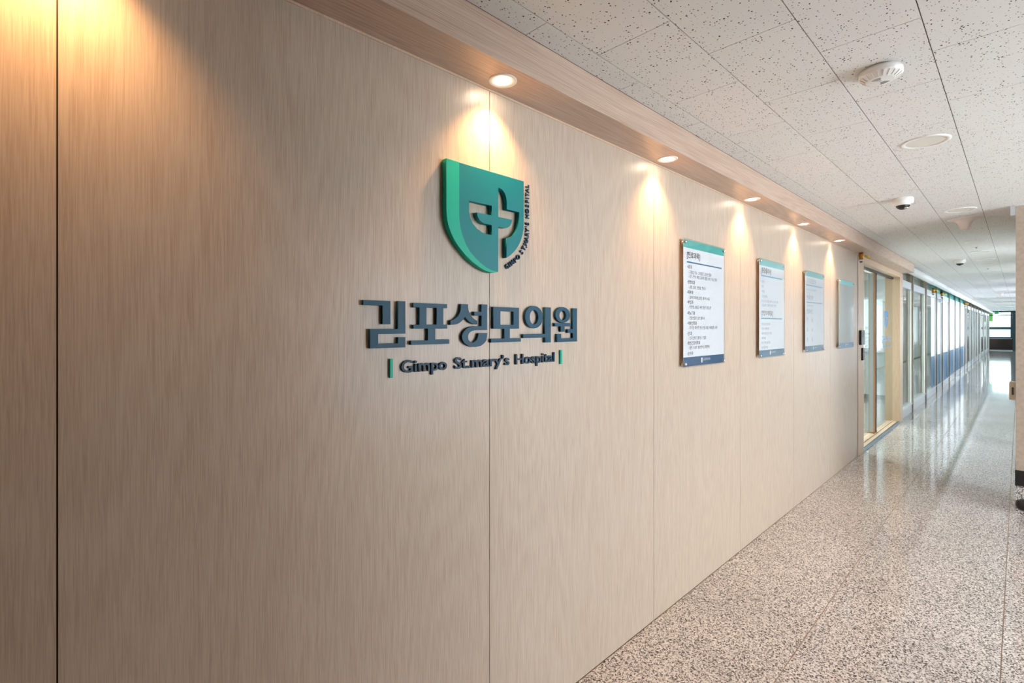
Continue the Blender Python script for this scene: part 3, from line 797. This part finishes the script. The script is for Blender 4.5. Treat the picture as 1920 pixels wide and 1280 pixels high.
for i in range(len(edges) - 1):
    a, b = edges[i] + 0.03, edges[i + 1] - 0.03
    p = MB().box(a, b, YG + 0.012, YG + 0.020, 0.175, ZT0).build('glass_pane', 'glass', gp)
    MB().box(a, b, YG + 0.012, YG + 0.020, ZT1, ZC - 0.05).build('upper_pane', 'glass', gp)
    if 14.0 < a < 24.9:
        full = a > 16.2
        if i == 2: a = 15.35
        MB().box(a, b, YG + 0.0105, YG + 0.0115, 0.91, ZT0).build('white_film', 'film_w', p)
        MB().box(a, b, YG + 0.0105, YG + 0.0115, 0.175, 0.91).build('blue_film', 'film_b', p)
        MB().box(a, b, YG + 0.0105, YG + 0.0115, ZT1, ZC - 0.05).build('teal_film', 'film_t', p)
        if full and b - a > 1.2:
            for kk, ch in enumerate('김포성모의원 건강검진'):
                text('film_letter', ch, (a + b) / 2 - 0.05, 1.93 - 0.085 * kk, 0.09, 'grey_ink', p, y=-(YG + 0.0102), bold=0.01)
            for kk, ch in enumerate('진료안내'):
                text('film_letter', ch, (a + b) / 2 + 0.06, 1.22 - 0.085 * kk, 0.10, 'grey_ink', p, y=-(YG + 0.0102), bold=0.02)
    if a > 24.9:
        MB().box(a, b, YG + 0.5, YG + 0.52, 0.1, ZT0).build('inner_blind', 'roomwall', p)
tag(MB().cyl(0.064, (XS1 + 0.02, -0.10, 2.614), (XE - 0.1, -0.10, 2.614), 24).build('roller_tube', 'tube'), 'long white roller tube along the ceiling above the shopfront', 'roller tube')
rt = bpy.data.objects['roller_tube']
for x in (13.6, 16.4, 19.0, 22.0, 25.5, 29, 33, 37, 41):
    MB().lathe([(0.0645, -0.012), (0.067, -0.01), (0.067, 0.01), (0.0645, 0.012)], (x, -0.10, 2.614), 'X', 24, cap=False).build('joint_band', 'alu', rt)
for x in (12.0, 15.0, 18, 21, 24, 28, 32, 36, 40, 44):
    MB().box(x, x + 0.03, -0.11, -0.09, 2.67, ZC).build('tube_hanger', 'alu', rt)
for x, lab in ((14.9, 'brass fitting on the shopfront transom before the white film panes'), (16.75, 'brass fitting with yellow lever on the transom over the first white film pane'),
               (24.6, 'brass fitting with yellow lever past the last white film pane')):
    valve('brass_sprinkler', lab, (x, -0.03, 2.50 + 0.02), 1.25)
c_ = thing('door_closer', 'small grey sensor box under the transom at the first white film pane', 'sensor', (16.72, YG - 0.02, ZT0))
MB().box(-0.16, 0.12, -0.05, 0.0, -0.085, 0.0).build('sensor_body', 'alu', c_, bevel=0.006)
MB().box(-0.10, -0.02, -0.052, -0.048, -0.065, -0.02).build('sensor_eye', 'black', c_)
# posters on the farther shop
for x, z0, z1, lab in ((25.35, 0.85, 2.2, 'tall blue poster on the glass just past the white film panes'), (30.9, 0.9, 2.1, 'tall blue poster on the farthest part of the shopfront glass')):
    t = thing('window_poster', lab, 'poster', (x, YG, z0))
    MB().box(-0.22, 0.55, 0.006, 0.0115, 0, z1 - z0).build('poster_sheet', 'poster', t)
    MB().box(-0.10, 0.40, 0.004, 0.0058, 0.12, (z1 - z0) * 0.48).build('poster_panel', 'paper', t)

# ------------------------------------------------------------------ clinic rooms behind the glass
tag(MB().box(7.4, XE, 5.0, 5.1, 0, ZC).build('wall_clinic_rear', 'roomwall'), 'pale rear wall of the clinic rooms', kind='structure')
tag(MB().box(7.3, 7.44, 0.2, 5.0, 0, ZC).build('wall_clinic_side', 'roomwall'), 'pale side wall of the clinic beside the door', kind='structure')
def partition(name, label, x, ya, yb, wy0, wy1, n):
    s = struct(name, label)
    z0, z1 = 1.1, 2.3
    MB().box(x, x + 0.12, ya, wy0, 0, ZC).box(x, x + 0.12, wy1, yb, 0, ZC).box(x, x + 0.12, wy0, wy1, 0, z0).box(x, x + 0.12, wy0, wy1, z1, ZC).build('wall_body', 'roomwall', s)
    MB().box(x - 0.012, x, ya, yb, 0.0, 0.10).build('skirting', 'slate', s)
    wn = struct('window_%d' % n, 'white-framed inner window with drawn blind')
    f = MB(); t = 0.05
    f.box(x - 0.01, x + 0.06, wy0, wy1, z0, z0 + t).box(x - 0.01, x + 0.06, wy0, wy1, z1 - t, z1)
    ym = (wy0 + wy1) / 2
    for yy in (wy0, ym - t / 2, wy1 - t): f.box(x - 0.009, x + 0.059, yy, yy + t, z0 + t, z1 - t)
    f.build('window_frame', 'sillwhite', wn)
    for a, b in ((wy0 + t, ym - t / 2), (ym + t / 2, wy1 - t)):
        MB().box(x + 0.02, x + 0.03, a, b, z0 + t, z1 - t).build('blind', 'daypane', wn)
    MB().box(x - 0.09, x + 0.0, wy0 - 0.06, wy1 + 0.06, z0 - 0.035, z0).build('window_sill', 'sillwhite', wn)
partition('wall_room_near', 'pale clinic room wall with a bright window seen through the door', 13.6, 0.55, 5.0, 0.66, 1.16, 21)
partition('wall_room_middle', 'pale clinic room wall with a bright window seen through the shopfront', 20.0, 0.3, 5.0, 0.72, 1.32, 22)
tag(MB().box(25.0, 25.1, 0.2, 5.0, 0, ZC).build('wall_room_far', 'roomwall'), 'pale clinic room wall behind the film panes', kind='structure')
cl_me = MB().lathe([(0.085, 0.0), (0.085, -0.004)], seg=32).mesh('lamp_lens', 'roomled')
cr_me = MB().lathe([(0.085, 0.0), (0.086, -0.006), (0.105, -0.004), (0.106, 0.0)], cap=False, seg=32).mesh('trim_ring', 'whitepl')
for i, (x, y) in enumerate([(9.0, 1.7), (9.9, 2.2), (8.6, 3.4), (11.8, 1.6), (15.5, 1.6), (17.6, 2.3), (18.7, 3.6), (22.5, 1.6), (30.0, 0.3), (37.0, 0.3)]):  # only one lit light is known; the others are added to brighten the rooms
    if x > 25: continue
    nm = ['nearest the left leaf of the door', 'nearest the right leaf of the door', 'deep in the clinic behind the door', 'deep behind the first shopfront pane',
          'deep behind the second shopfront pane', 'behind the nearer film panes', 'deepest behind the film panes', 'farthest inside the clinic'][i]
    t = thing('clinic_light', 'round lit ceiling light inside the clinic, ' + nm, 'ceiling light', (x, y, ZC), 'lit lights inside the clinic')
    link('lamp_lens', cl_me, t); link('trim_ring', cr_me, t)
    d = bpy.data.lights.new('clinic_lamp', 'AREA'); d.shape = 'DISK'; d.size = 0.18; d.energy = ROOM_W; d.color = (1.0, 0.97, 0.93)
    lo = bpy.data.objects.new('clinic_lamp', d); col.objects.link(lo); lo.parent = t; lo.location = (0, 0, -0.012)
# reception counter behind the second pane
t = thing('reception_counter', 'curved white-topped counter behind the second shopfront pane', 'counter', (17.6, 0.95, 0))
body = [(-0.6 + 1.2 * i / 14, -0.28 + 0.16 * (2 * i / 14 - 1) ** 2) for i in range(15)]
def slab(pts, y1, z0, z1):
    m = MB(); n = len(pts)
    for z in (z0, z1):
        m.v += [(x, y, z) for x, y in pts] + [(x, y1, z) for x, y in reversed(pts)]
    N = 2 * n
    m.f.append(tuple(reversed(range(N)))); m.f.append(tuple(N + i for i in range(N)))
    for i in range(N): m.f.append((i, (i + 1) % N, N + (i + 1) % N, N + i))
    return m
slab(body, 0.25, 0.0, 0.98).build('counter_body', 'roomwall', t)
slab([(x * 1.04, y - 0.03) for x, y in body], 0.27, 0.98, 1.02).build('counter_top', 'sillwhite', t)
slab([(x * 0.99, y + 0.002 - 0.006) for x, y in body], 0.24, 0.10, 0.20).build('counter_band', 'slate', t)

# ================================================================== FAR END
we = struct('wall_far', 'dark grey end wall framing the far window')
YE0, YE1 = 0.07, -1.00
MB().box(XE, XE + 0.2, YR, YE1 - 0.10, 0, ZC).build('end_pillar', 'slate', we)
MB().box(XE, XE + 0.2, YE0, 0.3, 0, ZC).build('end_return', 'darkframe', we)
MB().box(XE, XE + 0.2, YE1 - 0.10, YE0, 2.60, ZC).build('end_header', 'darkframe', we)
MB().box(XE, XE + 0.2, YE1 - 0.10, YE0, 0.0, 0.80).build('brown_panel', 'brownpanel', we)
MB().box(XE - 0.02, XE, YE1 - 0.10, YE0, 0.0, 0.05).build('end_skirting', 'alu', we)
MB().box(XE - 0.04, XE + 0.1, YE1 - 0.22, YE1 - 0.17, 0, ZC).build('end_mullion', 'darkframe', we)
wn = struct('window_1', 'bright dark-framed window at the far end of the corridor')
f = MB()
f.box(XE + 0.02, XE + 0.12, YE1 - 0.10, YE0, 0.80, 0.92).box(XE + 0.02, XE + 0.12, YE1 - 0.10, YE0, 1.43, 1.60).box(XE + 0.02, XE + 0.12, YE1 - 0.10, YE0, 2.36, 2.43).box(XE + 0.02, XE + 0.12, YE1 - 0.10, YE0, 2.585, 2.60)
f.box(XE + 0.021, XE + 0.119, YE1 - 0.099, YE1, 0.92, 2.585).box(XE + 0.021, XE + 0.119, YE0 - 0.02, YE0, 0.92, 2.585)
f.build('window_frame', 'darkframe', wn)
for a, b in ((0.92, 1.43), (1.60, 2.36), (2.43, 2.585)):
    MB().box(XE + 0.06, XE + 0.066, YE1, YE0 - 0.02, a, b).build('pane', 'glass', wn)
MB().box(XE - 0.06, XE + 0.02, YE1 - 0.08, YE0, 0.80, 0.83).build('window_sill', 'alu', wn)
t = tag(MB().box(XE + 0.050, XE + 0.056, YE0 - 0.22, YE0 - 0.02, 1.98, 2.36).build('green_film', 'tape', wn), None)
MB().box(XE + 0.050, XE + 0.056, YE0 - 0.22, YE0 - 0.02, 2.43, 2.585).build('green_film', 'tape', wn)
t = thing('exit_sign', 'small green exit sign hanging before the far window', 'exit sign', (44.0, -0.40, ZC))
MB().box(-0.02, 0.02, -0.11, 0.11, -0.26, -0.12).build('sign_box', 'exit', t, bevel=0.004)
MB().cyl(0.008, (0, -0.08, -0.12), (0, -0.08, 0.0), 8).build('hanger', 'alu', t)
MB().cyl(0.008, (0, 0.08, -0.12), (0, 0.08, 0.0), 8).build('hanger', 'alu', t)
t = thing('far_building', 'pale concrete building outside the far window', 'building', (75, -2, -6))
MB().box(0, 8, -25, 25, 0, 8.6).build('building_body', 'outbuild', t)
for k in range(12):
    MB().box(-0.1, 0.0, -23 + 4 * k, -21 + 4 * k, 6.3, 7.6).build('building_window', 'p_navy_w', t)
t = tag(MB().box(XE + 0.3, 140, -60, 60, -6.2, -6.0).build('ground', 'outbuild'), 'pale ground outside the far window', kind='structure')

# ================================================================== CEILING THINGS
t = thing('smoke_detector', 'white round slotted smoke detector on the near ceiling', 'smoke detector', (2.482, -1.022, ZC))
MB().lathe([(0.066, 0.0), (0.066, -0.006), (0.074, -0.007), (0.075, -0.026), (0.069, -0.030), (0.047, -0.047), (0.045, -0.0475), (0.0, -0.0475)], seg=64).build('detector_body', 'whitepl', t)
MB().lathe([(0.064, 0.001), (0.064, -0.0065)], seg=48, cap=False).build('base_gap', 'tbar', t)
for i in range(20):
    a = 2 * PI * i / 20
    r0, r1 = 0.0685, 0.050
    rib = MB()
    ca, sa = math.cos(a), math.sin(a)
    for r, z in ((r0, -0.0302), (r1, -0.0449)):
        for s_ in (-1, 1):
            tx, ty = -sa * s_ * 0.0022, ca * s_ * 0.0022
            rib.v += [(r * ca + tx, r * sa + ty, z + 0.002), ((r + 0.0016) * ca + tx, (r + 0.0016) * sa + ty, z - 0.0022)]
    rib.f += [(0, 1, 5, 4), (2, 6, 7, 3), (1, 3, 7, 5), (0, 4, 6, 2), (0, 2, 3, 1), (4, 5, 7, 6)]
    rib.build('rib', 'whitepl', t)
for r in (0.014, 0.020, 0.026, 0.032):
    for a0 in (-0.55, PI - 0.55):
        sl = MB(); n = 8
        for i in range(n + 1):
            a = a0 + 1.1 * i / n - 0.35
            for rr in (r, r + 0.0024):
                for z in (-0.0470, -0.0479): sl.v.append((rr * math.cos(a), rr * math.sin(a), z))
        for i in range(n):
            k = 4 * i
            sl.f += [(k + 1, k + 3, k + 7, k + 5), (k, k + 4, k + 6, k + 2), (k, k + 1, k + 5, k + 4), (k + 2, k + 6, k + 7, k + 3)]
        sl.f += [(0, 2, 3, 1), (4 * n, 4 * n + 1, 4 * n + 3, 4 * n + 2)]
        sl.build('slot', 'black', t)
MB().lathe([(0.008, -0.047), (0.007, -0.0487), (0.0, -0.049)], seg=24).build('indicator', 'alu', t)

rm = MB().lathe([(0.088, 0.001), (0.090, -0.005), (0.108, -0.006), (0.113, -0.003), (0.113, 0.001)], cap=False, seg=56).mesh('trim_ring', 'whitepl')
dm = MB().lathe([(0.0885, 0.001), (0.0885, -0.0025)], seg=48).mesh('diffuser', 'diffuser')
labs = ['nearest the smoke detector', 'just before the trumpet-shaped fitting', 'first past the trumpet-shaped fitting', 'second past the trumpet-shaped fitting', 'third past the trumpet-shaped fitting', 'fourth past the trumpet-shaped fitting', 'fifth past the trumpet-shaped fitting',
        'sixth past the trumpet-shaped fitting', 'seventh past the trumpet-shaped fitting', 'eighth past the trumpet-shaped fitting', 'ninth past the trumpet-shaped fitting']
for x, l_ in zip([3.632, 5.98, 8.33, 9.50, 10.68, 11.85, 13.03, 15.4, 17.7, 20.1, 22.4], labs):
    t = thing('ceiling_light', 'unlit round recessed ceiling light ' + l_, 'ceiling light', (x, -1.045, ZC), 'unlit round ceiling lights')
    link('trim_ring', rm, t); link('diffuser', dm, t)

def trumpet(loc, label):
    t = thing('trumpet_fitting', label, 'ceiling fitting', loc, 'trumpet-shaped ceiling fittings')
    MB().lathe([(0.126, 0.0), (0.124, -0.005), (0.105, -0.010), (0.080, -0.018), (0.060, -0.032), (0.048, -0.052), (0.041, -0.080), (0.036, -0.104), (0.030, -0.108), (0.0, -0.109)], seg=48).build('bell', 'pinkpl', t)
    MB().lathe([(0.122, 0.0), (0.130, -0.001), (0.130, -0.004), (0.122, -0.0055)], seg=48, cap=False).build('rim', 'whitepl', t)
    MB().lathe([(0.024, -0.1085), (0.022, -0.112), (0.0, -0.1125)], seg=24).build('end_cap', 'whitepl', t)
trumpet((6.512, -1.046, ZC), 'pale trumpet-shaped fitting hanging from the ceiling between round lights')
trumpet((21.3, -1.03, ZC), 'small distant trumpet-shaped fitting near the far end of the ceiling')

def dome_cam(loc, label):
    t = thing('dome_camera', label, 'security camera', loc, 'dome security cameras')
    MB().lathe([(0.068, 0.0), (0.071, -0.004), (0.071, -0.040), (0.066, -0.048), (0.052, -0.050)], seg=48).build('camera_base', 'whitepl', t)
    MB().lathe([(0.053, -0.046), (0.053, -0.054), (0.048, -0.060), (0.046, -0.058)], seg=40, cap=False).build('dome_ring', 'whitepl', t)
    prof = [(0.047 * math.cos(a), -0.056 - 0.036 * math.sin(a)) for a in [PI / 2 * i / 10 for i in range(11)]]
    prof[-1] = (0.0, prof[-1][1])
    MB().lathe(prof, seg=40).build('dome', 'black', t)
    MB().lathe([(0.016, 0.0), (0.016, -0.006), (0.010, -0.010), (0.0, -0.010)], (-0.020, -0.024, -0.080), 'Z', 20).build('lens', 'chrome', t)
    MB().cyl(0.003, (0.05, -0.052, -0.02), (0.052, -0.056, -0.02), 8).build('screw', 'black', t)
dome_cam((5.116, -0.751, ZC), 'white dome security camera on the ceiling before the glass door')
dome_cam((10.47, -0.765, ZC), 'smaller-looking white dome security camera farther along the ceiling')
for x, lab in ((8.95, 'tiny sprinkler pin between the third and fourth round ceiling lights'), (12.4, 'tiny sprinkler pin among the far round ceiling lights')):
    t = thing('sprinkler_head', lab, 'sprinkler', (x, -1.02, ZC), 'tiny ceiling sprinkler pins')
    MB().lathe([(0.016, 0.0), (0.015, -0.004), (0.006, -0.005), (0.005, -0.015), (0.010, -0.017), (0.010, -0.019), (0.0, -0.019)], seg=20).build('sprinkler_body', 'steel', t)

# ================================================================== RIGHT EDGE
t = thing('dispenser_box', 'cream plastic box with dark slot mounted on the side of the pier', 'dispenser', (7.45, -1.394, 0.86))
MB().box(-0.05, 0.10, 0.0, 0.055, 0.0, 0.19).build('box_body', 'cream', t, bevel=0.012)
MB().box(-0.0515, -0.049, 0.018, 0.034, 0.055, 0.135).build('slot', 'darkframe', t)
t = thing('wall_bumper', 'small round black rubber bumper low on the face of the pier', 'bumper', (XP - 0.002, -1.442, 0.09))
MB().lathe([(0.046, 0.0), (0.046, -0.012), (0.040, -0.030), (0.026, -0.038), (0.0, -0.040)], (0, 0, 0), 'X', 28).build('rubber_body', 'black', t)
MB().lathe([(0.047, 0.0), (0.050, -0.001), (0.050, -0.006), (0.046, -0.008)], (0, 0, 0), 'X', 28, cap=False).build('base_ring', 'darkframe', t)

flush_text()
